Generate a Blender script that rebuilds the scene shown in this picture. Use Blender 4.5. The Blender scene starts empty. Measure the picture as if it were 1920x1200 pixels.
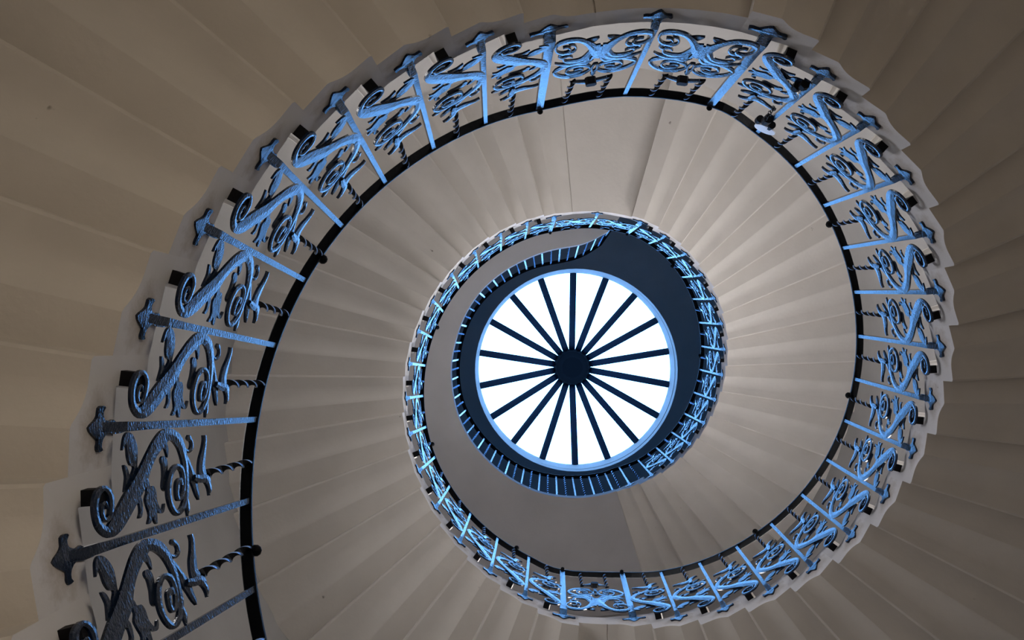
import bpy, bmesh, math, random
from mathutils import Vector, Matrix
PI = math.pi
scene = bpy.context.scene
col = scene.collection

# ------------------------------------------------------------------ camera
SC = 1.25                     # metres per unit (unit = radius of the open well)
CAMZ = 1.60                   # eye height above the ground floor
FPX = 1800.0                  # focal length in pixels of the 1920x1200 frame
AX, AY = -0.026140, 0.028526  # small tilts away from looking straight up
CX, CY = -0.29114, -0.17565   # where the photographer stands inside the well
cam_d = bpy.data.cameras.new('camera')
cam = bpy.data.objects.new('camera', cam_d)
col.objects.link(cam)
cam_d.sensor_fit = 'HORIZONTAL'
cam_d.sensor_width = 36.0
cam_d.lens = FPX / 1920.0 * 36.0
cam_d.clip_start = 0.02
cam_d.clip_end = 100
def _rot(a, b):
    X = Matrix.Rotation(a, 3, 'X'); Y = Matrix.Rotation(b, 3, 'Y')
    return Y @ X
_R = _rot(AX, AY)             # world -> (right, down, forward)
_right = _R.transposed() @ Vector((1, 0, 0))
_up = _R.transposed() @ Vector((0, -1, 0))
_back = _R.transposed() @ Vector((0, 0, -1))
M = Matrix((( _right.x, _up.x, _back.x), (_right.y, _up.y, _back.y), (_right.z, _up.z, _back.z))).to_4x4()
M.translation = Vector((CX * SC, CY * SC, CAMZ))
cam.matrix_world = M
scene.camera = cam

# ------------------------------------------------------------------ world, view
world = bpy.data.worlds.new('world')
scene.world = world
world.use_nodes = True
world.node_tree.nodes['Background'].inputs[0].default_value = (0.5, 0.6, 0.8, 1)
world.node_tree.nodes['Background'].inputs[1].default_value = 0.05
scene.view_settings.view_transform = 'Standard'
scene.view_settings.look = 'None'
scene.view_settings.exposure = 0.0
scene.view_settings.gamma = 1.0
scene.view_settings.use_curve_mapping = False
SKY_COL = (0.155, 0.435, 1.0)
SKY_STR = 12.0

# ------------------------------------------------------------------ tables
Z0, H, HB, ST = 1.33335, 0.11950, 0.72853, 0.18220
ROUT = 2.2
# baluster number, foot angle, foot radius, rail angle, rail radius
TAB = [
    [1, 2.998, 1.0081, 2.9555, 0.9784],
    [2, 3.1811, 1.0047, 3.1375, 0.9819],
    [3, 3.3643, 1.0039, 3.321, 0.9857],
    [4, 3.5483, 1.0055, 3.5042, 0.9887],
    [5, 3.7296, 1.0065, 3.6834, 0.9906],
    [6, 3.9086, 1.0054, 3.8609, 0.9918],
    [7, 4.0883, 1.0033, 4.0418, 0.9938],
    [8, 4.2666, 1.0011, 4.2273, 0.9988],
    [9, 4.4436, 0.9981, 4.4158, 1.0042],
    [10, 4.719, 0.9944, 4.7001, 1.0058],
    [11, 4.9974, 0.9911, 4.9845, 1.0063],
    [12, 5.1818, 0.9896, 5.1732, 1.0095],
    [13, 5.3691, 0.9907, 5.3583, 1.0124],
    [14, 5.5586, 0.9924, 5.5375, 1.0119],
    [15, 5.7463, 0.9928, 5.7137, 1.0088],
    [16, 5.9302, 0.9946, 5.8909, 1.0063],
    [17, 6.1092, 0.999, 6.0682, 1.0065],
    [18, 6.2853, 1.0023, 6.2448, 1.0089],
    [19, 6.4625, 1.001, 6.4232, 1.0117],
    [20, 6.6434, 0.9985, 6.6056, 1.0129],
    [21, 6.8273, 0.9981, 6.7918, 1.0113],
    [22, 7.0095, 0.9978, 6.9787, 1.0079],
    [23, 7.1912, 0.9969, 7.1654, 1.0055],
    [24, 7.376, 0.9985, 7.3521, 1.0061],
    [25, 7.5609, 1.0025, 7.5385, 1.0067],
    [26, 7.7409, 1.0059, 7.7234, 1.0023],
    [27, 8.0417, 1.0074, 8.0309, 0.9979],
    [28, 8.216, 1.0068, 8.2105, 1.0017],
    [29, 8.3963, 1.0046, 8.3951, 1.0089],
    [30, 8.5831, 1.0022, 8.5837, 1.0126],
    [31, 8.7707, 0.9997, 8.7662, 1.0147],
    [32, 8.9574, 0.9964, 8.9417, 1.0161],
    [33, 9.1408, 0.9934, 9.1161, 1.0135],
    [34, 9.3209, 0.9923, 9.2939, 1.0074],
    [35, 9.5009, 0.9917, 9.474, 1.002],
    [36, 9.6822, 0.9896, 9.6513, 0.9988],
    [37, 9.8662, 0.9872, 9.8289, 0.995],
    [38, 10.0532, 0.9867, 10.0123, 0.9907],
    [39, 10.2455, 0.9886, 10.2039, 0.9887],
    [40, 10.4353, 0.9912, 10.3975, 0.9903],
    [41, 10.6158, 0.9933, 10.5874, 0.9956],
    [42, 10.7937, 0.9953, 10.7756, 1.0025],
    [43, 11.0661, 0.9972, 11.0528, 1.0105],
    [44, 11.3403, 0.9995, 11.3221, 1.021],
    [45, 11.5206, 1.0025, 11.4909, 1.0302],
    [46, 11.6982, 1.0051, 11.6601, 1.0313],
    [47, 11.8757, 1.0054, 11.8362, 1.0227],
    [48, 12.0548, 1.0039, 12.018, 1.008],
    [49, 12.2367, 1.0016, 12.2045, 0.9926],
    [50, 12.4182, 0.9981, 12.3924, 0.9804],
    [51, 12.5992, 0.9929, 12.5813, 0.9715],
    [52, 12.785, 0.988, 12.7751, 0.9658],
    [53, 12.9743, 0.9874, 12.9697, 0.964],
    [54, 13.1624, 0.9921, 13.1608, 0.9644],
    [55, 13.3462, 0.9961, 13.3486, 0.9656],
    [56, 13.5311, 0.9955, 13.5398, 0.9672]]
TR = {
  'stem': {"t":"s","a":[[0.3226,-0.0665],[0.3393,-0.0677],[0.3575,-0.0689],[0.3745,-0.0703],[0.3897,-0.0735],[0.3943,-0.0806],[0.3871,-0.085],[0.3764,-0.0883],[0.3635,-0.0908],[0.3477,-0.0926],[0.3286,-0.0941],
[0.3081,-0.0951],[0.2884,-0.0951],[0.2689,-0.0939],[0.2493,-0.0918],[0.2308,-0.0886],[0.2147,-0.0827],[0.2108,-0.0747],[0.2167,-0.0684],[0.2277,-0.0629],[0.2429,-0.0584],[0.2622,-0.0551],
[0.2852,-0.0526],[0.3099,-0.0507],[0.3342,-0.0494],[0.3588,-0.0485],[0.385,-0.0482],[0.4117,-0.0487],[0.4374,-0.0505],[0.4621,-0.054],[0.4859,-0.0588],[0.5069,-0.0651],[0.5224,-0.0737],
[0.5242,-0.0834],[0.5163,-0.0914],[0.5033,-0.0981],[0.4867,-0.1037],[0.4664,-0.1079],[0.4428,-0.111],[0.4179,-0.1134],[0.393,-0.1151],[0.3678,-0.1162],[0.3415,-0.1166],[0.3148,-0.1165],
[0.2884,-0.1159],[0.2616,-0.1149],[0.2338,-0.1134],[0.2055,-0.1111],[0.1778,-0.1076],[0.1508,-0.1025],[0.1241,-0.096],[0.099,-0.0874],[0.0794,-0.0751],[0.0766,-0.0607],[0.0863,-0.0496],
[0.0998,-0.041],[0.1151,-0.0329],[0.1348,-0.0244],[0.1589,-0.016],[0.1844,-0.0079],[0.2102,0.0001],[0.2373,0.0084],[0.2664,0.0168],[0.2957,0.0251],[0.3238,0.033],[0.3503,0.0409],[0.3773,0.0492],
[0.4069,0.0577],[0.4405,0.0658],[0.4783,0.0728],[0.5175,0.0785],[0.5552,0.0836],[0.5894,0.0889],[0.62,0.0946],[0.6484,0.1003],[0.675,0.1063],[0.7014,0.1129],[0.7286,0.1206],[0.7556,0.1291],
[0.7808,0.1377],[0.8031,0.146],[0.8238,0.1539],[0.8415,0.1611],[0.8519,0.1663],[0.8542,0.1675],[0.8547,0.1668],[0.8548,0.1691],[0.8514,0.1739],[0.8463,0.1789],[0.8386,0.1837],[0.8245,0.1896],
[0.8055,0.1957],[0.785,0.2014],[0.7652,0.2061],[0.7441,0.21],[0.7204,0.2134],[0.6942,0.2167],[0.6658,0.2198],[0.6359,0.2224],[0.6047,0.2245],[0.5725,0.226],[0.5389,0.2268],[0.5038,0.2268],
[0.4677,0.2264],[0.431,0.2256],[0.3928,0.2248],[0.354,0.2236],[0.3167,0.2219],[0.2832,0.2192],[0.2527,0.2155],[0.2242,0.211],[0.1991,0.206],[0.1788,0.2007],[0.1622,0.1947],[0.1489,0.1882],
[0.1417,0.183],[0.1406,0.1819],[0.14,0.1826],[0.1476,0.1799],[0.1632,0.1761],[0.182,0.1727],[0.2037,0.1699],[0.2294,0.1676],[0.2572,0.166],[0.2849,0.165],[0.3123,0.1647],[0.3404,0.1651],
[0.3689,0.1661],[0.3977,0.168],[0.4285,0.1705],[0.4605,0.1738],[0.4902,0.1778],[0.514,0.1822],[0.5332,0.1876],[0.5495,0.1939],[0.5595,0.1996],[0.5617,0.2021],[0.5605,0.2029],[0.5529,0.2065],
[0.5387,0.2107],[0.5207,0.2141],[0.4959,0.2164],[0.4633,0.2177],[0.4281,0.2178],[0.3955,0.2169],[0.3646,0.2147],[0.3337,0.2113],[0.3062,0.2074],[0.2861,0.2036],[0.2739,0.2002],[0.2673,0.197],
[0.2656,0.1958],[0.262,0.199],[0.2625,0.1992],[0.2757,0.198],[0.2945,0.1973],[0.3144,0.1974],[0.3371,0.1985],[0.3635,0.2005],[0.3881,0.203],[0.4049,0.2056],[0.4126,0.2083],[0.4156,0.211],
[0.4149,0.2118],[0.4205,0.2048],[0.4298,0.2021],[0.4203,0.2024],[0.4048,0.2025],[0.3898,0.2027]],"b":[[0.3209,-0.0733],[0.3376,-0.0751],[0.3553,-0.0769],[0.369,-0.0786],[0.3715,-0.0791],
[0.3687,-0.0766],[0.3662,-0.0775],[0.3592,-0.0793],[0.35,-0.0808],[0.3369,-0.0819],[0.3197,-0.0829],[0.3019,-0.0832],[0.2868,-0.0829],[0.2727,-0.0816],[0.2582,-0.0797],[0.2482,-0.0777],
[0.2479,-0.0778],[0.2491,-0.0787],[0.2513,-0.0765],[0.2573,-0.0735],[0.2662,-0.071],[0.28,-0.0689],[0.2996,-0.0671],[0.3221,-0.0657],[0.3445,-0.0648],[0.3673,-0.0642],[0.3907,-0.064],[0.4126,-0.0645],
[0.431,-0.066],[0.4483,-0.0687],[0.465,-0.0723],[0.4765,-0.0759],[0.4792,-0.0772],[0.4785,-0.078],[0.4745,-0.0815],[0.4663,-0.0856],[0.4558,-0.0891],[0.4419,-0.092],[0.4228,-0.0946],[0.401,-0.0968],
[0.3789,-0.0984],[0.3566,-0.0995],[0.3333,-0.1001],[0.3097,-0.1001],[0.2863,-0.0992],[0.2625,-0.0974],[0.2388,-0.095],[0.2176,-0.0919],[0.2012,-0.0882],[0.1869,-0.0835],[0.1743,-0.0778],
[0.1683,-0.0733],[0.171,-0.0731],[0.1749,-0.0756],[0.1809,-0.0748],[0.1933,-0.0713],[0.209,-0.0665],[0.2269,-0.0612],[0.2487,-0.0553],[0.2739,-0.0486],[0.3002,-0.0415],[0.3271,-0.0343],
[0.3556,-0.0268],[0.3849,-0.0189],[0.4142,-0.0108],[0.4421,-0.0025],[0.4682,0.0057],[0.4929,0.0135],[0.5178,0.0209],[0.5455,0.0285],[0.5765,0.0365],[0.6093,0.0446],[0.6412,0.0523],[0.6708,0.0591],
[0.699,0.0653],[0.7273,0.0715],[0.7561,0.0779],[0.7864,0.0848],[0.8177,0.0918],[0.8485,0.0992],[0.8761,0.1068],[0.9012,0.1144],[0.9259,0.1226],[0.9495,0.1331],[0.9678,0.148],[0.9714,0.1662],
[0.9616,0.1826],[0.9448,0.1962],[0.9235,0.2079],[0.8971,0.2178],[0.868,0.2251],[0.8391,0.2306],[0.8112,0.235],[0.7837,0.2386],[0.7562,0.2412],[0.7287,0.2431],[0.7003,0.2449],[0.6699,0.2466],
[0.6377,0.2482],[0.6041,0.2494],[0.5694,0.25],[0.5336,0.2501],[0.4968,0.2496],[0.4595,0.2487],[0.4223,0.2475],[0.3837,0.2462],[0.3437,0.2447],[0.304,0.2425],[0.267,0.2393],[0.233,0.2349],
[0.2014,0.2298],[0.1729,0.2239],[0.1484,0.2175],[0.127,0.2102],[0.1084,0.2021],[0.0949,0.193],[0.0908,0.1816],[0.105,0.1703],[0.1264,0.1636],[0.1494,0.1591],[0.1732,0.1555],[0.199,0.1526],
[0.2279,0.1503],[0.2582,0.1486],[0.2882,0.1476],[0.3178,0.1474],[0.348,0.1478],[0.3787,0.1488],[0.4094,0.1506],[0.4418,0.1531],[0.4758,0.1562],[0.5087,0.1602],[0.5375,0.1652],[0.5622,0.1716],
[0.5838,0.1794],[0.6004,0.1883],[0.6085,0.1996],[0.6004,0.212],[0.5819,0.2216],[0.5577,0.229],[0.5292,0.2341],[0.4963,0.2366],[0.4591,0.2372],[0.421,0.2364],[0.3855,0.2347],[0.3516,0.2319],
[0.318,0.2279],[0.288,0.2233],[0.2642,0.2185],[0.2466,0.213],[0.2344,0.2066],[0.2287,0.199],[0.2369,0.1892],[0.2559,0.1847],[0.2759,0.1833],[0.2979,0.1827],[0.3205,0.1828],[0.3455,0.1836],
[0.3739,0.185],[0.4013,0.1869],[0.4243,0.1894],[0.4423,0.1934],[0.4558,0.1989],[0.4637,0.2061],[0.4561,0.2189],[0.4316,0.2241],[0.414,0.2241],[0.3978,0.2235],[0.3835,0.2231]]},
  'curl': {"t":"s","a":[[0.8041,0.2215],[0.7782,0.2281],[0.7513,0.2347],[0.7283,0.2418],[0.711,0.2493],[0.6987,0.2578],[0.6945,0.268],[0.7028,0.2774],[0.7185,0.2844],[0.7381,0.2892],[0.7616,0.2909],
[0.7869,0.2906],[0.8106,0.2893],[0.832,0.2867],[0.8493,0.2836],[0.8582,0.2821],[0.8629,0.2803],[0.8722,0.2775],[0.8839,0.2747]],"b":[[0.8181,0.2334],[0.7926,0.2406],[0.7677,0.2476],[0.7491,0.2538],
[0.7377,0.2592],[0.7316,0.2633],[0.7302,0.265],[0.7323,0.2676],[0.7404,0.2719],[0.7515,0.2753],[0.7673,0.2773],[0.788,0.278],[0.8058,0.2769],[0.8167,0.2729],[0.827,0.2667],[0.8437,0.2613],
[0.8627,0.2609],[0.8753,0.2639],[0.8856,0.2669]]},
  'arm': {"t":"s","a":[[0.7309,0.224],[0.7019,0.2302],[0.6732,0.2361],[0.643,0.2417],[0.609,0.2473],[0.5723,0.2526],[0.5353,0.2567],[0.4986,0.2586],[0.4619,0.2592],[0.4266,0.2606],[0.3934,0.2637],
[0.361,0.2677],[0.3292,0.2714],[0.2975,0.2745],[0.2673,0.2774],[0.2414,0.2802],[0.2217,0.2832],[0.2054,0.2862],[0.1889,0.2892]],"b":[[0.7455,0.2387],[0.7171,0.2459],[0.6881,0.2531],[0.6558,0.26],
[0.6193,0.2661],[0.5807,0.2715],[0.5424,0.2769],[0.5048,0.283],[0.4673,0.2891],[0.4309,0.2935],[0.3958,0.2951],[0.3623,0.295],[0.3306,0.295],[0.299,0.296],[0.2682,0.2971],[0.241,0.2972],
[0.2203,0.2958],[0.2043,0.2935],[0.1885,0.2911]]},
  'tip': {"t":"s","a":[[0.276,0.2252],[0.2478,0.224],[0.2198,0.2228],[0.1943,0.2218],[0.1731,0.221],[0.1546,0.2204],[0.1353,0.2203],[0.1125,0.2207],[0.0875,0.2214],[0.0622,0.222]],"b":[[0.2743,0.2332],
[0.2453,0.235],[0.2162,0.2368],[0.1894,0.2379],[0.1669,0.2384],[0.1465,0.2384],[0.1253,0.237],[0.1033,0.2334],[0.0819,0.2285],[0.0609,0.2237]]},
  'petal_up': {"t":"s","a":[[0.8677,0.3392],[0.8477,0.3398],[0.8285,0.3402],[0.8065,0.3396],[0.7781,0.3372],[0.7456,0.3337],[0.7133,0.3296],[0.6829,0.3249],[0.6524,0.3196],[0.621,0.3149],[0.5882,0.3114],
[0.5547,0.3086],[0.5218,0.3064],[0.4908,0.3051],[0.4653,0.3044],[0.4473,0.3038],[0.4312,0.3034],[0.4116,0.303],[0.3901,0.3022]],"b":[[0.868,0.3529],[0.8478,0.3541],[0.8268,0.3552],[0.8011,0.3553],
[0.7697,0.3538],[0.7353,0.3514],[0.7011,0.3489],[0.6679,0.3468],[0.6351,0.3448],[0.6033,0.3429],[0.5711,0.3406],[0.5395,0.3384],[0.5117,0.3375],[0.4877,0.3394],[0.4621,0.3426],[0.4321,0.3437],
[0.4046,0.3405],[0.3839,0.3355],[0.3653,0.3307]]},
  'petal_down': {"t":"s","a":[[0.4069,0.2696],[0.3929,0.2782],[0.3779,0.2877],[0.3642,0.3001],[0.3594,0.3136],[0.3603,0.3199],[0.3681,0.3156],[0.3703,0.3168],[0.3536,0.3225],[0.3317,0.3276],[0.3104,0.3309],
[0.2892,0.3328],[0.2693,0.334],[0.2501,0.3345],[0.2299,0.3341],[0.209,0.3336]],"b":[[0.4634,0.2799],[0.4566,0.2901],[0.4505,0.2995],[0.4479,0.3054],[0.4492,0.3099],[0.4503,0.321],[0.4317,0.3399],
[0.3946,0.3488],[0.3631,0.3496],[0.3364,0.3494],[0.312,0.35],[0.287,0.3503],[0.2629,0.349],[0.2419,0.3453],[0.2242,0.3404],[0.2073,0.3355]]},
  'leaf_a': {"t":"p","p":[[0.7998,-0.0062],[0.8481,-0.0047],[0.9094,-0.001],[0.9439,0.005],[0.9584,0.0139],[0.9381,0.0271],[0.8876,0.0389],[0.8078,0.0477],[0.7159,0.0482],[0.6433,0.0461],[0.5871,0.0491],
[0.5103,0.0364],[0.491,0.0196],[0.5609,0.0246],[0.6339,0.0348],[0.6612,0.0222],[0.7271,0.0136],[0.8086,0.0106],[0.8636,0.0049],[0.8292,-0.0002]]},
  'leaf_b': {"t":"p","p":[[0.6646,0.0007],[0.6495,0.0102],[0.5909,0.0178],[0.5267,0.0203],[0.4744,0.0167],[0.444,0.006],[0.4296,-0.0008],[0.4987,0.0037],[0.5686,0.0067]]},
  'leaf_c': {"t":"p","p":[[0.516,0.044],[0.5294,0.0612],[0.5245,0.0765],[0.4867,0.0872],[0.4374,0.0917],[0.4306,0.1054],[0.3691,0.1132],[0.2823,0.1136],[0.2094,0.1222],[0.1937,0.1316],[0.2385,0.138],
[0.2352,0.1432],[0.1709,0.1365],[0.1568,0.1254],[0.1818,0.1127],[0.1991,0.1084],[0.0773,0.1039],[0.0928,0.0957],[0.1539,0.0902],[0.1036,0.0808],[0.0981,0.069],[0.1712,0.0787],[0.2593,0.0733],
[0.3266,0.0704],[0.3877,0.0784],[0.4561,0.0728],[0.4625,0.0596],[0.4056,0.0448],[0.3973,0.0262]]},
  'leaf_d': {"t":"p","p":[[0.3666,0.0325],[0.375,0.042],[0.3644,0.0528],[0.3142,0.0596],[0.2139,0.0568],[0.1706,0.0495],[0.171,0.041],[0.2196,0.0481],[0.2887,0.0481],[0.3166,0.0399]]},
  'leaf_e': {"t":"p","p":[[0.8679,0.1537],[0.8276,0.1667],[0.7544,0.1737],[0.6812,0.1697],[0.7273,0.1647],[0.774,0.1565],[0.7837,0.1387]]},
  'leaf_f': {"t":"p","p":[[0.675,0.144],[0.7014,0.1528],[0.6777,0.1654],[0.6164,0.1707],[0.5378,0.1688],[0.4565,0.1727],[0.3585,0.1659],[0.3651,0.148],[0.4121,0.1423],[0.5069,0.1487],[0.6048,0.1491],
[0.6354,0.1454]]},
  'foot': [[-0.0004,-0.0679],[0.0104,-0.0496],[0.0185,-0.0397],[0.0309,-0.0374],[0.0351,-0.0245],[0.0319,-0.0146],[0.0246,-0.0216],[0.014,-0.0176],[0.0091,0.0008],[0.0121,0.0147],[0.008,0.0249],[0.0057,0.065],
[-0.0082,0.0663],[-0.0122,0.0173],[-0.0095,-0.0019],[-0.0195,-0.0187],[-0.0318,-0.0226],[-0.0373,-0.0179],[-0.0397,-0.0323],[-0.0312,-0.037],[-0.0209,-0.0353],[-0.012,-0.0537]],
  'L_scroll_low': {"t":"s","a":[[0.8932,0.0365],[0.8774,0.0357],[0.8609,0.0348],[0.8435,0.0376],[0.8248,0.0468],[0.8069,0.0598],[0.7962,0.0789],[0.8069,0.0934],[0.8251,0.1007],[0.8455,0.1043],[0.8675,0.104],
[0.8918,0.1003],[0.9148,0.0935],[0.9364,0.0832],[0.9569,0.0695],[0.9724,0.052],[0.9796,0.0308],[0.9771,0.0089],[0.9618,-0.0075],[0.9351,-0.0158],[0.9008,-0.0201],[0.8645,-0.0215],[0.8262,-0.0199],
[0.7856,-0.0156],[0.7481,-0.0097],[0.7155,-0.0014],[0.6864,0.0087],[0.6603,0.0188],[0.6363,0.0286],[0.6147,0.0389],[0.5938,0.0494],[0.5736,0.0613],[0.5573,0.0707],[0.5473,0.0733],[0.5397,0.0718],
[0.5276,0.0708],[0.5119,0.0709]],"b":[[0.8898,0.0522],[0.8737,0.0523],[0.8584,0.0524],[0.8457,0.055],[0.8314,0.0627],[0.8179,0.0728],[0.8152,0.074],[0.819,0.0749],[0.8336,0.08],[0.851,0.0826],
[0.8701,0.0819],[0.8917,0.0783],[0.9112,0.072],[0.9288,0.0626],[0.9439,0.0512],[0.9511,0.0421],[0.9531,0.0343],[0.952,0.026],[0.9451,0.0194],[0.9242,0.0141],[0.8924,0.011],[0.8581,0.0103],
[0.8218,0.0117],[0.7831,0.0153],[0.7484,0.0214],[0.7198,0.0307],[0.6944,0.0427],[0.6716,0.0559],[0.6528,0.0693],[0.6374,0.0834],[0.6238,0.0978],[0.6126,0.1128],[0.6001,0.1309],[0.581,0.1515],
[0.558,0.168],[0.5394,0.179],[0.5244,0.1887]]},
  'L_scroll_s': {"t":"s","a":[[0.764,0.1678],[0.778,0.1605],[0.791,0.1537],[0.8034,0.1505],[0.8214,0.1514],[0.8411,0.1552],[0.8499,0.1594],[0.8487,0.1589],[0.8444,0.1648],[0.8329,0.1723],[0.8097,0.1791],
[0.7777,0.1846],[0.7465,0.1876],[0.7184,0.1883],[0.6918,0.1867],[0.6696,0.1818],[0.653,0.173],[0.6391,0.1608],[0.626,0.1478],[0.6147,0.1354],[0.6052,0.1227],[0.5953,0.1097]],"b":[[0.7597,0.1549],
[0.7732,0.1464],[0.7877,0.1373],[0.8052,0.1314],[0.827,0.1311],[0.8498,0.1345],[0.8665,0.1424],[0.869,0.1622],[0.8576,0.1811],[0.8381,0.1956],[0.8103,0.2055],[0.776,0.213],[0.7429,0.2179],
[0.7126,0.22],[0.683,0.2194],[0.6557,0.2154],[0.6325,0.2069],[0.6135,0.1957],[0.597,0.185],[0.5816,0.1752],[0.5677,0.1655],[0.5543,0.1561]]},
  'L_scroll_s2': {"t":"s","a":[[0.8589,0.1602],[0.8783,0.1545],[0.8988,0.1482],[0.9162,0.1348],[0.9126,0.1143],[0.8983,0.103],[0.878,0.0962],[0.8511,0.0968],[0.8208,0.1006],[0.7962,0.1014],[0.7779,0.0973],
[0.7632,0.0908],[0.7571,0.0857],[0.7576,0.082],[0.7634,0.0731],[0.7729,0.0649],[0.7879,0.0594],[0.8091,0.0554],[0.831,0.0511]],"b":[[0.8575,0.1416],[0.8767,0.135],[0.8949,0.1287],[0.898,0.1286],
[0.8953,0.132],[0.8854,0.1254],[0.8707,0.1209],[0.8479,0.1219],[0.8175,0.1257],[0.7893,0.1261],[0.7669,0.1202],[0.7489,0.1106],[0.7377,0.0967],[0.7398,0.0773],[0.7515,0.0607],[0.768,0.0486],
[0.7879,0.043],[0.8101,0.0408],[0.8318,0.0385]]},
  'L_whisker': {"t":"s","a":[[0.9381,0.1766],[0.9159,0.1838],[0.8941,0.1907],[0.8681,0.1972],[0.8338,0.2044],[0.795,0.2111],[0.7584,0.2144],[0.7254,0.2134],[0.6941,0.2093],[0.6662,0.2033],[0.643,0.1958],
[0.6235,0.1867],[0.606,0.1765],[0.5907,0.165],[0.5767,0.1519],[0.562,0.1385]],"b":[[0.9399,0.1879],[0.9182,0.1987],[0.8961,0.2094],[0.8688,0.2195],[0.8334,0.2289],[0.7932,0.237],[0.7543,0.242],
[0.7187,0.2426],[0.6851,0.2401],[0.6548,0.2362],[0.6283,0.2315],[0.6047,0.2254],[0.5826,0.218],[0.5619,0.2089],[0.5434,0.1989],[0.5257,0.1894]]},
  'L_toe': {"t":"s","a":[[0.6696,0.0303],[0.6519,0.0276],[0.6344,0.0249],[0.6184,0.0226],[0.6046,0.0211],[0.5922,0.0203],[0.58,0.0196],[0.5674,0.0192],[0.5542,0.0188],[0.5408,0.0182]],"b":[[0.66,0.0653],
[0.6417,0.0644],[0.6232,0.0634],[0.6064,0.0614],[0.5921,0.0585],[0.5794,0.0546],[0.5673,0.0492],[0.5563,0.0418],[0.5467,0.0332],[0.5374,0.0247]]},
  'L_spiral': {"t":"s","a":[[0.2832,0.3056],[0.3029,0.3023],[0.3221,0.299],[0.3387,0.2981],[0.3557,0.3007],[0.371,0.3053],[0.3737,0.3043],[0.3726,0.3002],[0.3595,0.3074],[0.3411,0.3132],[0.3163,0.3164],
[0.2866,0.3172],[0.2607,0.3146],[0.2385,0.3077],[0.2199,0.2979],[0.2142,0.2931],[0.2161,0.2935],[0.2289,0.2846],[0.2484,0.277],[0.2753,0.2727],[0.3091,0.2708],[0.3422,0.2719],[0.375,0.2769],
[0.4075,0.2851],[0.4322,0.294],[0.4475,0.303],[0.4543,0.3102],[0.4551,0.3086],[0.4454,0.3162],[0.422,0.3281],[0.3927,0.3375],[0.3578,0.3432],[0.3172,0.3457],[0.2757,0.3441],[0.2325,0.3381],
[0.1887,0.3279],[0.1509,0.3148],[0.1175,0.2976],[0.0906,0.2785],[0.0834,0.2723],[0.0865,0.2757],[0.1137,0.2671],[0.1483,0.2593],[0.1865,0.2525],[0.2299,0.2471],[0.2719,0.2447],[0.3132,0.2488],
[0.3558,0.2562],[0.3952,0.2579],[0.427,0.2481],[0.4503,0.2331],[0.4711,0.2196]],"b":[[0.2829,0.2904],[0.3026,0.2855],[0.3226,0.2805],[0.3421,0.2781],[0.3622,0.2801],[0.3809,0.2852],[0.3934,0.2981],
[0.3822,0.3178],[0.364,0.3286],[0.3417,0.3363],[0.3142,0.3404],[0.2822,0.3419],[0.2532,0.3393],[0.2275,0.3312],[0.2052,0.3191],[0.192,0.3012],[0.2014,0.2773],[0.2214,0.2621],[0.2465,0.252],
[0.2771,0.2469],[0.3129,0.245],[0.3482,0.246],[0.3832,0.2508],[0.4177,0.2586],[0.4452,0.2679],[0.4649,0.2793],[0.4781,0.2955],[0.4754,0.3214],[0.4555,0.3404],[0.4272,0.3557],[0.3938,0.367],
[0.3557,0.3735],[0.3127,0.376],[0.2689,0.3742],[0.2238,0.3676],[0.1781,0.3566],[0.1379,0.3426],[0.1015,0.3247],[0.0702,0.3036],[0.0541,0.2752],[0.0775,0.2472],[0.111,0.2364],[0.1475,0.2283],
[0.1871,0.2213],[0.2322,0.2158],[0.2774,0.2133],[0.3216,0.2177],[0.3636,0.225],[0.3972,0.2263],[0.4186,0.2182],[0.4362,0.2045],[0.456,0.1894]]},
  'L_bud': {"t":"s","a":[[0.4771,0.2528],[0.4983,0.2566],[0.5127,0.2625],[0.5174,0.2764],[0.5171,0.2927],[0.5105,0.3036],[0.4987,0.3169],[0.4854,0.3314],[0.4714,0.3453]],"b":[[0.4787,0.2452],[0.5021,0.2433],
[0.5244,0.247],[0.536,0.2676],[0.538,0.2926],[0.5304,0.3145],[0.5203,0.3327],[0.5122,0.3508],[0.5038,0.3697]]}}

LV = {}
_l = 0
for k in range(0, 62):
    LV[k] = _l
    if k not in (9, 10, 42, 43, 26):
        _l += 1
for k in range(-30, 0):
    LV[k] = k
BAR = {r[0]: r[1:] for r in TAB}
for k in range(0, -24, -1):
    b1 = BAR[k + 1]
    BAR[k] = [b1[0] - ST, 1.005, b1[2] - ST, 0.978]
BAR[57] = [BAR[56][0] + ST, 0.996, BAR[56][0] + ST, 0.967]
BAR[58] = [BAR[57][0] + ST, 1.0, BAR[57][0] + ST, 0.967]
def zf(k):
    return Z0 + H * LV[k]
def P(th, r, z):
    return Vector((SC * r * math.cos(th), SC * r * math.sin(th), CAMZ + SC * z))

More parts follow.
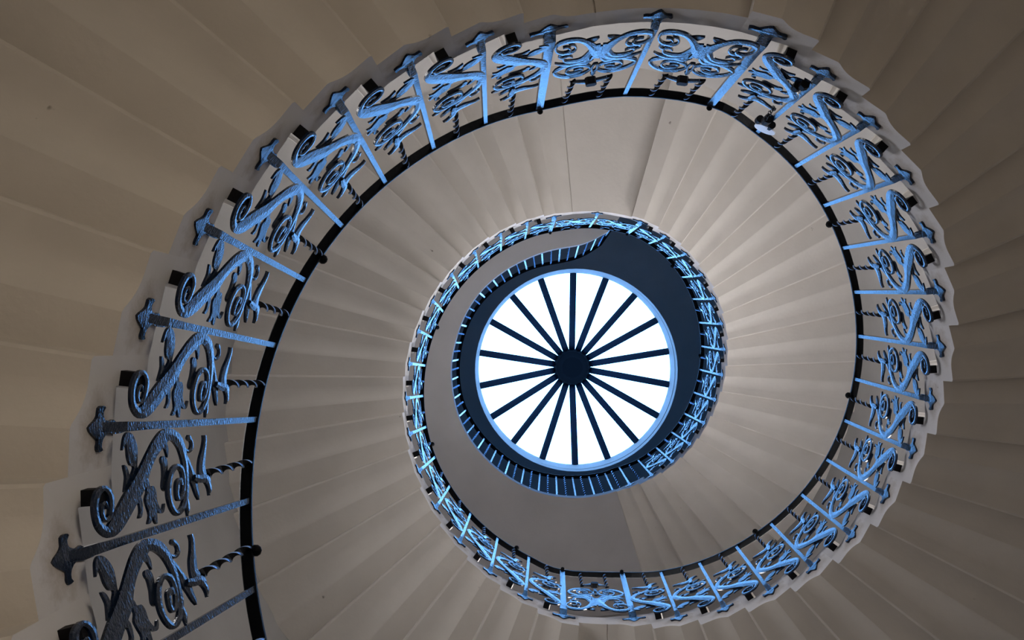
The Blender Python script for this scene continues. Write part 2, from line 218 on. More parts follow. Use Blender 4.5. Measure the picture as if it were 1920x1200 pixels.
# ------------------------------------------------------------------ materials
def new_mat(name):
    m = bpy.data.materials.new(name); m.use_nodes = True
    nt = m.node_tree
    return m, nt, nt.nodes['Principled BSDF']
def stone(name, colr, stain=False, rough=0.75):
    m, nt, b = new_mat(name)
    n = nt.nodes; L = nt.links
    tc = n.new('ShaderNodeTexCoord')
    no = n.new('ShaderNodeTexNoise'); no.inputs['Scale'].default_value = 3.0; no.inputs['Detail'].default_value = 6
    L.new(tc.outputs['Object'], no.inputs['Vector'])
    mr = n.new('ShaderNodeMapRange'); mr.inputs[1].default_value = 0.3; mr.inputs[2].default_value = 0.7
    mr.inputs[3].default_value = 0.93; mr.inputs[4].default_value = 1.04
    L.new(no.outputs['Fac'], mr.inputs[0])
    mx = n.new('ShaderNodeMixRGB'); mx.blend_type = 'MULTIPLY'; mx.inputs[0].default_value = 1
    mx.inputs[1].default_value = (*colr, 1)
    L.new(mr.outputs[0], mx.inputs[2])
    out = mx.outputs[0]
    if stain:
        # rust and soot around the leaded-in foot of each baluster (object origin) and a few iron specks
        sub = n.new('ShaderNodeVectorMath'); sub.operation = 'SUBTRACT'; sub.inputs[1].default_value = (0.0, 0.0, -0.045)
        L.new(tc.outputs['Object'], sub.inputs[0])
        scl = n.new('ShaderNodeVectorMath'); scl.operation = 'MULTIPLY'; scl.inputs[1].default_value = (26.0, 11.0, 13.0)
        L.new(sub.outputs[0], scl.inputs[0])
        ln = n.new('ShaderNodeVectorMath'); ln.operation = 'LENGTH'; L.new(scl.outputs[0], ln.inputs[0])
        n2 = n.new('ShaderNodeTexNoise'); n2.inputs['Scale'].default_value = 28; n2.inputs['Detail'].default_value = 8
        n2.inputs['Roughness'].default_value = 0.7
        L.new(tc.outputs['Object'], n2.inputs['Vector'])
        add = n.new('ShaderNodeMath'); add.operation = 'MULTIPLY_ADD'; add.inputs[1].default_value = 1.5
        L.new(n2.outputs['Fac'], add.inputs[0]); L.new(ln.outputs['Value'], add.inputs[2])
        r2 = n.new('ShaderNodeMapRange'); r2.inputs[1].default_value = 1.75; r2.inputs[2].default_value = 0.9
        r2.inputs[3].default_value = 0.0; r2.inputs[4].default_value = 0.6
        L.new(add.outputs[0], r2.inputs[0])
        m2 = n.new('ShaderNodeMixRGB'); m2.inputs[2].default_value = (0.20, 0.15, 0.10, 1)
        L.new(r2.outputs[0], m2.inputs[0]); L.new(out, m2.inputs[1])
        n3 = n.new('ShaderNodeTexNoise'); n3.inputs['Scale'].default_value = 11; n3.inputs['Detail'].default_value = 3
        oi = n.new('ShaderNodeObjectInfo')
        of = n.new('ShaderNodeVectorMath'); of.operation = 'MULTIPLY_ADD'; of.inputs[1].default_value = (37.0, 53.0, 71.0)
        L.new(oi.outputs['Random'], of.inputs[0]); L.new(tc.outputs['Object'], of.inputs[2])
        L.new(of.outputs[0], n3.inputs['Vector'])
        r3 = n.new('ShaderNodeMapRange'); r3.inputs[1].default_value = 0.75; r3.inputs[2].default_value = 0.79
        r3.inputs[3].default_value = 0.0; r3.inputs[4].default_value = 0.8
        L.new(n3.outputs['Fac'], r3.inputs[0])
        m3 = n.new('ShaderNodeMixRGB'); m3.inputs[2].default_value = (0.10, 0.07, 0.05, 1)
        L.new(r3.outputs[0], m3.inputs[0]); L.new(m2.outputs[0], m3.inputs[1])
        out = m3.outputs[0]
    L.new(out, b.inputs['Base Color'])
    b.inputs['Roughness'].default_value = rough
    b.inputs['Specular IOR Level'].default_value = 0.25
    bp = n.new('ShaderNodeBump'); bp.inputs['Strength'].default_value = 0.12; bp.inputs['Distance'].default_value = 0.01
    n4 = n.new('ShaderNodeTexNoise'); n4.inputs['Scale'].default_value = 40; n4.inputs['Detail'].default_value = 5
    L.new(tc.outputs['Object'], n4.inputs['Vector'])
    L.new(n4.outputs['Fac'], bp.inputs['Height']); L.new(bp.outputs[0], b.inputs['Normal'])
    return m
def iron(name, colr, rough, bump=0.5, scale=90.0, spec=0.45):
    m, nt, b = new_mat(name)
    n = nt.nodes; L = nt.links
    tc = n.new('ShaderNodeTexCoord')
    mp = n.new('ShaderNodeMapping'); mp.inputs['Scale'].default_value = (1, 1, 1.6)
    L.new(tc.outputs['Object'], mp.inputs['Vector'])
    no = n.new('ShaderNodeTexNoise'); no.inputs['Scale'].default_value = scale; no.inputs['Detail'].default_value = 3
    L.new(mp.outputs[0], no.inputs['Vector'])
    bp = n.new('ShaderNodeBump'); bp.inputs['Strength'].default_value = bump; bp.inputs['Distance'].default_value = 0.004
    L.new(no.outputs['Fac'], bp.inputs['Height']); L.new(bp.outputs[0], b.inputs['Normal'])
    b.inputs['Base Color'].default_value = (*colr, 1)
    b.inputs['Roughness'].default_value = rough
    b.inputs['Specular IOR Level'].default_value = spec
    return m
def plain(name, colr, rough=0.6, metal=0.0):
    m, nt, b = new_mat(name)
    n = nt.nodes; L = nt.links
    no = n.new('ShaderNodeTexNoise'); no.inputs['Scale'].default_value = 14
    mr = n.new('ShaderNodeMapRange'); mr.inputs[3].default_value = 0.92; mr.inputs[4].default_value = 1.06
    L.new(no.outputs['Fac'], mr.inputs[0])
    mx = n.new('ShaderNodeMixRGB'); mx.blend_type = 'MULTIPLY'; mx.inputs[0].default_value = 1; mx.inputs[1].default_value = (*colr, 1)
    L.new(mr.outputs[0], mx.inputs[2]); L.new(mx.outputs[0], b.inputs['Base Color'])
    b.inputs['Roughness'].default_value = rough; b.inputs['Metallic'].default_value = metal
    b.inputs['Specular IOR Level'].default_value = 0.15 if max(colr) < 0.1 else 0.5
    return m
def emit(name, colr, s, var=0.0):
    m = bpy.data.materials.new(name); m.use_nodes = True
    nt = m.node_tree; n = nt.nodes; n.clear()
    e = n.new('ShaderNodeEmission'); o = n.new('ShaderNodeOutputMaterial')
    e.inputs[0].default_value = (*colr, 1); e.inputs[1].default_value = s
    nt.links.new(e.outputs[0], o.inputs[0])
    return m
MAT_STONE = stone('painted_stone', (0.66, 0.62, 0.575), True)
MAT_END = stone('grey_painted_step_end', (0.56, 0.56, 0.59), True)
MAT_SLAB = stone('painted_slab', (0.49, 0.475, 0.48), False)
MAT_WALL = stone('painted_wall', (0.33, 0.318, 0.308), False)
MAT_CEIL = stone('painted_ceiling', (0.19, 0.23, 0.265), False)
MAT_IRON = iron('black_gloss_iron', (0.005, 0.012, 0.030), 0.15, 0.36, 105.0)
MAT_ROD = iron('black_twisted_rod', (0.002, 0.0025, 0.004), 0.35, 0.15, 80.0, 0.08)
MAT_GLINT = plain('painted_glint_arris', (0.30, 0.50, 0.85), 0.30, 0.9)  # bright blue metal that paints the highlight along the rod edges
MAT_RAIL = iron('black_rail', (0.0015, 0.002, 0.003), 0.45, 0.25, 60, 0.06)
MAT_BLACK = plain('black_paint', (0.006, 0.006, 0.008), 0.6)
MAT_DISC = plain('white_enamel', (0.8, 0.82, 0.85), 0.3)
MAT_GLAZ = plain('dark_glazing_bar', (0.004, 0.010, 0.025), 0.6)
MAT_HUB = plain('black_hub', (0.001, 0.0015, 0.003), 0.8)
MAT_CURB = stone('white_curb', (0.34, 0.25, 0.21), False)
MAT_PANE = emit('skylight_pane', SKY_COL, SKY_STR)
MAT_FRAME = plain('white_fill_window_frame', (0.7, 0.69, 0.66), 0.5)

# ------------------------------------------------------------------ object helpers
def obj(name, verts, faces, mat, parent=None, origin=None, rotz=0.0, smooth=False):
    if origin is None:
        n = len(verts); origin = Vector((sum(v[0] for v in verts) / n, sum(v[1] for v in verts) / n, min(v[2] for v in verts)))
    Ri = Matrix.Rotation(-rotz, 3, 'Z')
    me = bpy.data.meshes.new(name)
    me.from_pydata([tuple(Ri @ (Vector(v) - origin)) for v in verts], [], faces)
    bm = bmesh.new(); bm.from_mesh(me)
    bmesh.ops.recalc_face_normals(bm, faces=bm.faces)
    bm.to_mesh(me); bm.free()
    if smooth:
        for p in me.polygons: p.use_smooth = True
    me.materials.append(mat)
    o = bpy.data.objects.new(name, me); col.objects.link(o)
    W = Matrix.Translation(origin) @ Matrix.Rotation(rotz, 4, 'Z')
    if parent is not None:
        o.parent = parent
        o.matrix_parent_inverse = Matrix.Identity(4)
        o.matrix_basis = MW[parent.name].inverted() @ W
    else:
        o.matrix_basis = W
    MW[o.name] = W
    return o
MW = {}
def empty(name, loc, label, cat):
    o = bpy.data.objects.new(name, None); col.objects.link(o)
    o.location = loc; o.empty_display_size = 0.1
    MW[o.name] = Matrix.Translation(Vector(loc))
    o['label'] = label; o['category'] = cat
    return o
def struct(o, label=None):
    o['kind'] = 'structure'
    if label: o['label'] = label
    return o
class MB:
    def __init__(s): s.v = []; s.f = []
    def add(s, v, f):
        n = len(s.v); s.v += [Vector(x) for x in v]; s.f += [[i + n for i in q] for q in f]
def prism(mb, front, back, caps=True):
    n = len(front)
    f = [[i, (i + 1) % n, n + (i + 1) % n, n + i] for i in range(n)]
    if caps: f += [list(range(n - 1, -1, -1)), [n + i for i in range(n)]]
    mb.add(list(front) + list(back), f)
def tube(mb, path, radius, nseg=8, close=False):
    n = len(path); v = []; f = []
    prev = None
    for i, p in enumerate(path):
        t = (path[min(i + 1, n - 1)] - path[max(i - 1, 0)]).normalized()
        a = Vector((0, 0, 1)) if abs(t.z) < 0.95 else Vector((1, 0, 0))
        u = t.cross(a).normalized(); w = t.cross(u).normalized()
        for j in range(nseg):
            an = 2 * PI * j / nseg
            v.append(p + (u * math.cos(an) + w * math.sin(an)) * radius)
    for i in range(n - 1):
        for j in range(nseg):
            f.append([i * nseg + j, i * nseg + (j + 1) % nseg, (i + 1) * nseg + (j + 1) % nseg, (i + 1) * nseg + j])
    f += [list(range(nseg)), [(n - 1) * nseg + j for j in range(nseg)][::-1]]
    mb.add(v, f)
def twisted(mb, a, b, width, turns, n=36):
    """square iron rod twisted about its axis, tapering into plain ends"""
    t = (b - a).normalized(); x = t.cross(Vector((0, 0, 1)))
    if x.length < 1e-3: x = Vector((1, 0, 0))
    x.normalize(); y = t.cross(x)
    v = []; f = []
    for i in range(n + 1):
        p = a + (b - a) * (i / n); an0 = 2 * PI * turns * i / n
        for j in range(4):
            an = an0 + PI / 2 * j
            u_ = x * math.cos(an0) + y * math.sin(an0); w_ = y * math.cos(an0) - x * math.sin(an0)
            a_, b_ = ((1, 1), (-1, 1), (-1, -1), (1, -1))[j]
            v.append(p + u_ * (a_ * width * 0.5) + w_ * (b_ * width * 0.15))
    for i in range(n):
        for j in range(4):
            f.append([i * 4 + j, i * 4 + (j + 1) % 4, (i + 1) * 4 + (j + 1) % 4, (i + 1) * 4 + j])
    f += [[0, 1, 2, 3], [n * 4 + 3, n * 4 + 2, n * 4 + 1, n * 4]]
    mb.add(v, f)
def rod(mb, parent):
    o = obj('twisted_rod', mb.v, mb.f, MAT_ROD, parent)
    o.data.materials.append(MAT_GLINT)          # sky glint put into the colour of the two narrow arrises
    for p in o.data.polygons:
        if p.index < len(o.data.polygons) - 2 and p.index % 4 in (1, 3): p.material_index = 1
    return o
def sphere(mb, c, r, nu=10, nv=6, sz=1.0):
    v = [c + Vector((0, 0, r * sz))]; f = []
    for i in range(1, nv):
        ph = PI * i / nv
        for j in range(nu):
            an = 2 * PI * j / nu
            v.append(c + Vector((r * math.sin(ph) * math.cos(an), r * math.sin(ph) * math.sin(an), r * sz * math.cos(ph))))
    v.append(c - Vector((0, 0, r * sz)))
    for j in range(nu):
        f.append([0, 1 + j, 1 + (j + 1) % nu])
        f.append([len(v) - 1, 1 + (nv - 2) * nu + (j + 1) % nu, 1 + (nv - 2) * nu + j])
    for i in range(nv - 2):
        for j in range(nu):
            f.append([1 + i * nu + j, 1 + i * nu + (j + 1) % nu, 1 + (i + 1) * nu + (j + 1) % nu, 1 + (i + 1) * nu + j])
    mb.add(v, f)
def crom(pts, n):
    Pn = [2 * pts[0] - pts[1]] + list(pts) + [2 * pts[-1] - pts[-2]]; o = []
    for i in range(1, len(Pn) - 2):
        a, b, c, d = Pn[i - 1:i + 3]
        for j in range(n):
            t = j / n
            o.append(0.5 * ((2 * b) + (c - a) * t + (2 * a - 5 * b + 4 * c - d) * t * t + (3 * b - 3 * c + d - a) * t ** 3))
    o.append(Pn[-2]); return o

# ------------------------------------------------------------------ the room shell
ZCEIL = 10.12                       # ceiling height in units above the eye
FLOORZ = -CAMZ / SC
SKX, SKY_, SKR = 0.092, 0.083, 1.066
def ring_face_mesh(r_out, hole_c, hole_r, z, n=72):
    v = []; f = []
    for i in range(n):
        a = 2 * PI * i / n
        v.append(Vector((SC * r_out * math.cos(a), SC * r_out * math.sin(a), z)))
        v.append(Vector((SC * (hole_c[0] + hole_r * math.cos(a)), SC * (hole_c[1] + hole_r * math.sin(a)), z)))
    for i in range(n):
        j = (i + 1) % n
        f.append([2 * i, 2 * i + 1, 2 * j + 1, 2 * j])
    return v, f
# floor: stone paving, dark and pale lozenges
n = 64
fv = [Vector((SC * (ROUT + 0.05) * math.cos(2 * PI * i / n), SC * (ROUT + 0.05) * math.sin(2 * PI * i / n), 0)) for i in range(n)]
fb = [v - Vector((0, 0, 0.1)) for v in fv]
mb = MB(); prism(mb, fv, fb)
mfl, nt, bs = new_mat('paving'); ck = nt.nodes.new('ShaderNodeTexChecker'); ck.inputs['Scale'].default_value = 2.2
ck.inputs[1].default_value = (0.58, 0.54, 0.48, 1); ck.inputs[2].default_value = (0.20, 0.185, 0.17, 1)
tcn = nt.nodes.new('ShaderNodeTexCoord'); nt.links.new(tcn.outputs['Object'], ck.inputs['Vector'])
nt.links.new(ck.outputs[0], bs.inputs['Base Color']); bs.inputs['Roughness'].default_value = 0.5
struct(obj('floor', mb.v, mb.f, mfl, origin=Vector((0, 0, 0))), 'dark and pale stone paving at the foot of the stair')
# ceiling slab with the round opening of the skylight
zc = CAMZ + SC * ZCEIL
v1, f1 = ring_face_mesh(ROUT + 0.05, (SKX, SKY_), SKR, zc)
v2, f2 = ring_face_mesh(ROUT + 0.05, (SKX, SKY_), SKR, zc + 0.25)
mb = MB(); mb.add(v1, f1); mb.add(v2, f2)
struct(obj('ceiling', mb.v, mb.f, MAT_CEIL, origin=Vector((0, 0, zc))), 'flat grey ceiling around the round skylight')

# unseen glowing windows, added to light the stair undersides: centre angle, half angle, bottom, top (units)
FILL_WINS = [(4.72, 0.26, 2.75, 3.85, 4.0, (1.0, 0.97, 0.94)), (3.25, 0.24, 2.45, 3.5, 10.0, (0.98, 0.96, 0.98)), (0.90, 0.24, 4.4, 5.2, 39.0, (1.0, 0.97, 0.95)), (1.75, 0.30, 4.6, 5.55, 30.0, (0.97, 0.96, 1.0)), (5.72, 0.24, 3.3, 4.2, 11.0, (0.98, 0.96, 0.98)), (0.7, 0.26, -1.15, -0.3, 15.0, (1.0, 0.85, 0.67)), (2.4, 0.26, -1.15, -0.1, 3.0, (1.0, 0.85, 0.67)), (3.5, 0.26, -1.15, -0.15, 3.5, (1.0, 0.85, 0.67)), (5.4, 0.26, -0.3, 0.7, 13.0, (1.0, 0.85, 0.67))]
NT = 120
zs = sorted(set([FLOORZ, ZCEIL + 0.02] + [w[2] for w in FILL_WINS] + [w[3] for w in FILL_WINS] + [FLOORZ + i * (ZCEIL - FLOORZ) / 14 for i in range(1, 14)]))
dth = 2 * PI / NT
def snap(a): return round(a / dth)
WCELL = [((snap(w[0] - w[1])) , (snap(w[0] + w[1])), w[2], w[3]) for w in FILL_WINS]
mb = MB(); wv = []; wf = []
for z in zs:
    for i in range(NT):
        wv.append(P(i * dth, ROUT, z))
for zi in range(len(zs) - 1):
    zm = 0.5 * (zs[zi] + zs[zi + 1])
    for i in range(NT):
        hole = any(w[2] < zm < w[3] and (i - w[0]) % NT < (w[1] - w[0]) for w in WCELL)
        if not hole:
            a = zi * NT + i; b_ = zi * NT + (i + 1) % NT
            wf.append([a, b_, b_ + NT, a + NT])
# thickness of the wall
nw = len(wv)
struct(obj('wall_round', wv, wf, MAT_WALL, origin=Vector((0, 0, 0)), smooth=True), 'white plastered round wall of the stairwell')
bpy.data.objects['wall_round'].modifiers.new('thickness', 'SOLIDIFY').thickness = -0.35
o_ = bpy.data.objects['wall_round']; o_.modifiers['thickness'].offset = 1.0
for wi, (i0, i1, za, zb) in enumerate(WCELL):
    a0, a1 = i0 * dth, i1 * dth
    mb = MB()
    rp = ROUT + 0.2
    nseg = i1 - i0
    def arcbox(mb, ta, tb, ra, rb, z_a, z_b, ns=4):
        fr = [P(ta + (tb - ta) * i / ns, ra, z_a) for i in range(ns + 1)] + [P(tb - (tb - ta) * i / ns, rb, z_a) for i in range(ns + 1)]
        bk = [v + Vector((0, 0, SC * (z_b - z_a))) for v in fr]
        prism(mb, fr, bk)
    t_ = 0.04
    arcbox(mb, a0, a0 + t_ / 2, rp - 0.03, rp + 0.03, za, zb, 1)
    arcbox(mb, a1 - t_ / 2, a1, rp - 0.03, rp + 0.03, za, zb, 1)
    arcbox(mb, a0 + t_ / 2, a1 - t_ / 2, rp - 0.03, rp + 0.03, za, za + t_, nseg)
    arcbox(mb, a0 + t_ / 2, a1 - t_ / 2, rp - 0.03, rp + 0.03, zb - t_, zb, nseg)
    am = 0.5 * (a0 + a1)
    arcbox(mb, am - 0.008, am + 0.008, rp - 0.02, rp + 0.02, za + t_, zb - t_, 1)
    for q in (1, 2):
        zz = za + (zb - za) * q / 3
        arcbox(mb, a0 + t_ / 2, am - 0.008, rp - 0.015, rp + 0.015, zz - 0.012, zz + 0.012, 2)
        arcbox(mb, am + 0.008, a1 - t_ / 2, rp - 0.015, rp + 0.015, zz - 0.012, zz + 0.012, 2)
    wobj = struct(obj('window_%d' % (wi + 2), mb.v, mb.f, MAT_FRAME, origin=P(am, rp, za)), 'unseen white framed window, added with a glowing pane to light the stair undersides')
    pm = MB(); arcbox(pm, a0 + 0.005, a1 - 0.005, rp + 0.032, rp + 0.042, za + 0.005, zb - 0.005, nseg)
    pn = obj('pane', pm.v, pm.f, emit('fill_light_pane_%d' % wi, FILL_WINS[wi][5], FILL_WINS[wi][4]), wobj)  # added light source, strength set to brighten the soffits

# ------------------------------------------------------------------ the skylight
zg0 = ZCEIL + 0.60
zhub = 11.55
cxs, cys = SKX + 0.004, SKY_ + 0.002
def SP(a, r, z): return Vector((SC * (cxs + r * math.cos(a)), SC * (cys + r * math.sin(a)), CAMZ + SC * z))
sky = bpy.data.objects.new('window_1', None); col.objects.link(sky)
sky.location = SP(0, 0, ZCEIL); MW[sky.name] = Matrix.Translation(SP(0, 0, ZCEIL))
struct(sky, 'round conical skylight with dark radial glazing bars at the stair top')
nn = 72
mb = MB(); v = []; f = []
prof = [(SKR, ZCEIL - 0.002), (SKR, zg0 + 0.02), (SKR + 0.10, zg0 + 0.02), (SKR + 0.10, ZCEIL + 0.25)]
for i in range(nn):
    a = 2 * PI * i / nn
    for r, z in prof: v.append(SP(a, r, z))
m_ = len(prof)
for i in range(nn):
    j = (i + 1) % nn
    for q in range(m_):
        f.append([i * m_ + q, i * m_ + (q + 1) % m_, j * m_ + (q + 1) % m_, j * m_ + q])
obj('curb_ring', v, f, MAT_CURB, sky, smooth=False)
RH = 0.215
A0 = math.radians(-90.5)
rg = SKR + 0.05
def glz(r):   # height of the glazing at radius r
    return zg0 + 0.03 + (zhub + 0.02 - zg0) * (1 - r / SKR)
for i in range(18):
    a0 = A0 + 2 * PI * i / 18; a1 = A0 + 2 * PI * (i + 1) / 18
    fr = [SP(a0 + (a1 - a0) * q / 4, SKR + 0.06, glz(SKR + 0.06)) for q in range(5)] + [SP(a1, 0.1, glz(0.1)), SP(a0, 0.1, glz(0.1))]
    bk = [x + Vector((0, 0, 0.012)) for x in fr]
    mb = MB(); prism(mb, fr, bk)
    obj('pane', mb.v, mb.f, MAT_PANE, sky)
for i in range(18):
    a = A0 + 2 * PI * i / 18
    ux = Vector((math.cos(a), math.sin(a), 0)); uy = Vector((-math.sin(a), math.cos(a), 0))
    mb = MB()
    for hw, d0, d1 in ((0.046, -0.006, -0.045), (0.030, -0.045, -0.09)):
        pts = []
        for r in (SKR + 0.03, RH * 0.6):
            c = SP(a, r, glz(r))
            pts.append([c - uy * hw + Vector((0, 0, d0)), c + uy * hw + Vector((0, 0, d0)), c + uy * hw + Vector((0, 0, d1)), c - uy * hw + Vector((0, 0, d1))])
        prism(mb, pts[0], pts[1])
    obj('glazing_bar', mb.v, mb.f, MAT_GLAZ, sky)
mb = MB(); v = []; f = []
hp = [(0.0, -0.14), (0.12, -0.135), (0.185, -0.11), (RH, -0.07), (RH, 0.05), (0.0, 0.08)]
zh = glz(RH)
for i in range(36):
    a = 2 * PI * i / 36
    for r, z in hp: v.append(SP(a, max(r, 0.002), zh + z))
m_ = len(hp)
for i in range(36):
    j = (i + 1) % 36
    for q in range(m_ - 1): f.append([i * m_ + q, i * m_ + q + 1, j * m_ + q + 1, j * m_ + q])
obj('hub', v, f, MAT_HUB, sky)

# ------------------------------------------------------------------ stone stair
K0 = -21
stair = empty('spiral_staircase', P(0, 0, FLOORZ), 'cream stone spiral staircase with moulded stepped undersides around an open well', 'staircase')
BOT = [(-0.36, -1.0), (-0.35, -1.0), (0.032, -1.0), (0.04, -1.0), (0.08, -0.95), (0.12, -0.87), (0.17, -0.785), (0.22, -0.715), (0.28, -0.66), (0.34, -0.625), (0.40, -0.61), (0.41, -0.61), (0.60, -0.61), (0.61, -0.61), (0.64, -0.555)]
TOP_STEP = [(0.64, 1.25), (0.35, 1.25), (0.315, 1.22), (0.30, 1.14), (0.31, 1.05), (0.345, 1.0), (0.36, 0.95), (0.36, 0.25), (-0.36, 0.25)]
TOP_FLAT = [(0.64, 0.25), (-0.36, 0.25)]
def gap(a, b):
    d = BAR[b][0] - BAR[a][0]
    return ST if d > 0.24 else d
def rface(th):
    """radius of the stair's inner face at an (unwrapped) angle"""
    ks = sorted(BAR)
    if th <= BAR[ks[0]][0]: return BAR[ks[0]][1] + 0.006
    for a, b in zip(ks[:-1], ks[1:]):
        t0, t1 = BAR[a][0], BAR[b][0]
        if t0 <= th <= t1:
            q = (th - t0) / (t1 - t0)
            return BAR[a][1] + (BAR[b][1] - BAR[a][1]) * q + 0.006
    return 1.0
def th_s(k, s):
    if s < 0: return BAR[k][0] + s * gap(k - 1, k)
    return BAR[k][0] + s * gap(k, k + 1)
def solid(name, prof, k):
    """prof: list of (angle, z) going round the cross-section; extruded from the well face to the wall"""
    NR = 5
    v = []; f = []
    m = len(prof)
    for i in range(NR):
        for (t, z) in prof:
            ri = rface(t); ro = ROUT - 0.001
            v.append(P(t, ri + (ro - ri) * i / (NR - 1), z))
    for i in range(NR - 1):
        for j in range(m):
            f.append([i * m + j, i * m + (j + 1) % m, (i + 1) * m + (j + 1) % m, (i + 1) * m + j])
    f += [list(range(m))[::-1], [(NR - 1) * m + j for j in range(m)]]
    th, r = BAR[k][0], BAR[k][1]
    o = obj(name, v, f, MAT_STONE, stair, origin=P(th, r, zf(k)), rotz=th, smooth=True)
    o.data.set_sharp_from_angle(angle=math.radians(28))
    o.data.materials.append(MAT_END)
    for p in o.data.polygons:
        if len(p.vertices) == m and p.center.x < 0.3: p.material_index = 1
    return o
for k in range(K0, 58):
    if k in (10, 43): continue
    flat = k in (9, 26, 42, 57)
    zb = zf(k)
    if zb - 1.0 * H < FLOORZ:
        BOTk = [(-0.36, (FLOORZ - zb) / H), (0.64, (FLOORZ - zb) / H)]
    else:
        BOTk = BOT
    prof = [(th_s(k, s), zb + w * H) for s, w in BOTk] + [(th_s(k, s), zb + w * H) for s, w in (TOP_FLAT if flat else TOP_STEP)]
    solid('step', prof, k)
for ka, kb in ((9, 11), (26, 27), (42, 44)):
    t0 = BAR[ka][0] + 0.64 * ST; t1 = BAR[kb][0] - 0.36 * ST
    zb = zf(ka); nseg = 6
    prof = [(t0 + (t1 - t0) * i / nseg, zb - 0.61 * H) for i in range(nseg + 1)] + [(t1 - (t1 - t0) * i / nseg, zb + 0.25 * H) for i in range(nseg + 1)]
    o = solid('landing_slab', prof, kb)

# ------------------------------------------------------------------ upper gallery
ZG = zf(57) - 0.61 * H
ZGT = zf(57) + 0.25 * H
GE = [Vector((x, y, 0)) for x, y in [(0.435, 0.891), (0.289, 0.957), (0.153, 0.991), (-0.004, 1.008), (-0.144, 0.996), (-0.288, 0.973), (-0.417, 0.92), (-0.669, 0.748), (-0.819, 0.579), (-0.911, 0.418), (-0.961, 0.231), (-0.982, 0.045), (-0.974, -0.092), (-0.946, -0.196), (-0.912, -0.321), (-0.854, -0.446), (-0.767, -0.579), (-0.63, -0.708), (-0.505, -0.792), (-0.38, -0.854), (-0.255, -0.904), (-0.101, -0.937), (0.036, -0.949), (0.139, -0.986), (0.21, -1.036), (0.243, -1.061)]]
GT = [Vector((x, y, 0)) for x, y in [(0.442, 0.858), (0.326, 0.91), (0.026, 0.957), (-0.297, 0.926), (-0.427, 0.89), (-0.659, 0.729), (-0.832, 0.544), (-0.949, 0.327), (-0.991, 0.071), (-0.973, -0.152), (-0.903, -0.371), (-0.787, -0.558), (-0.568, -0.735), (-0.391, -0.828), (-0.102, -0.888), (0.075, -0.93), (0.191, -0.99), (0.293, -1.107)]]
def ang(p): return math.atan2(p.y, p.x) % (2 * PI)
def rad_at(tbl, a):
    tb = sorted((ang(p), p.length) for p in tbl)
    if a <= tb[0][0]: return tb[0][1]
    for (a0, r0), (a1, r1) in zip(tb[:-1], tb[1:]):
        if a0 <= a <= a1: return r0 + (r1 - r0) * (a - a0) / (a1 - a0)
    return tb[-1][1]
GS = (BAR[57][0] + 0.64 * ST) % (2 * PI)
ths = [GS + (4.935 - GS) * i / 70 for i in range(71)]
re_ = [rad_at(GE, a) for a in ths]; rt_ = [rad_at(GT, a) - 0.0 for a in ths]
def smooth_l(v, n=3):
    for _ in range(n):
        v = [v[0]] + [(v[i - 1] + 2 * v[i] + v[i + 1]) / 4 for i in range(1, len(v) - 1)] + [v[-1]]
    return v
re_ = smooth_l(re_, 4); rt_ = smooth_l(rt_, 4)
edge = [Vector((r * math.cos(a), r * math.sin(a), 0)) for a, r in zip(ths, re_)]
rail = [Vector((r * math.cos(a), r * math.sin(a), 0)) for a, r in zip(ths, rt_)]
edge += crom([edge[-1], Vector((0.32, -1.15, 0)), Vector((0.40, -1.30, 0)), Vector((0.46, -1.55, 0)), Vector((0.49, -2.2, 0))], 6)[1:]
rail += crom([rail[-1], Vector((0.335, -1.19, 0)), Vector((0.41, -1.33, 0)), Vector((0.465, -1.56, 0)), Vector((0.492, -2.18, 0))], 6)[1:]
def GP(p, z): return Vector((SC * p.x, SC * p.y, CAMZ + SC * z))
a_end = ang(edge[-1]); ne = len(edge)
v = []; f = []
for i, p in enumerate(edge):
    ao = GS + (a_end - GS) * i / (ne - 1)
    o2 = Vector(((ROUT + 0.02) * math.cos(ao), (ROUT + 0.02) * math.sin(ao), 0))
    v += [GP(p, ZG), GP(o2, ZG), GP(o2, ZGT), GP(p, ZGT)]
for i in range(ne - 1):
    for q in range(4):
        f.append([i * 4 + q, i * 4 + (q + 1) % 4, i * 4 + 4 + (q + 1) % 4, i * 4 + 4 + q])
f += [[0, 1, 2, 3], [(ne - 1) * 4 + q for q in (3, 2, 1, 0)]]
struct(obj('floor_gallery', v, f, MAT_SLAB, origin=GP(edge[35], ZG)), 'grey underside of the upper gallery floor with a curved white edge')

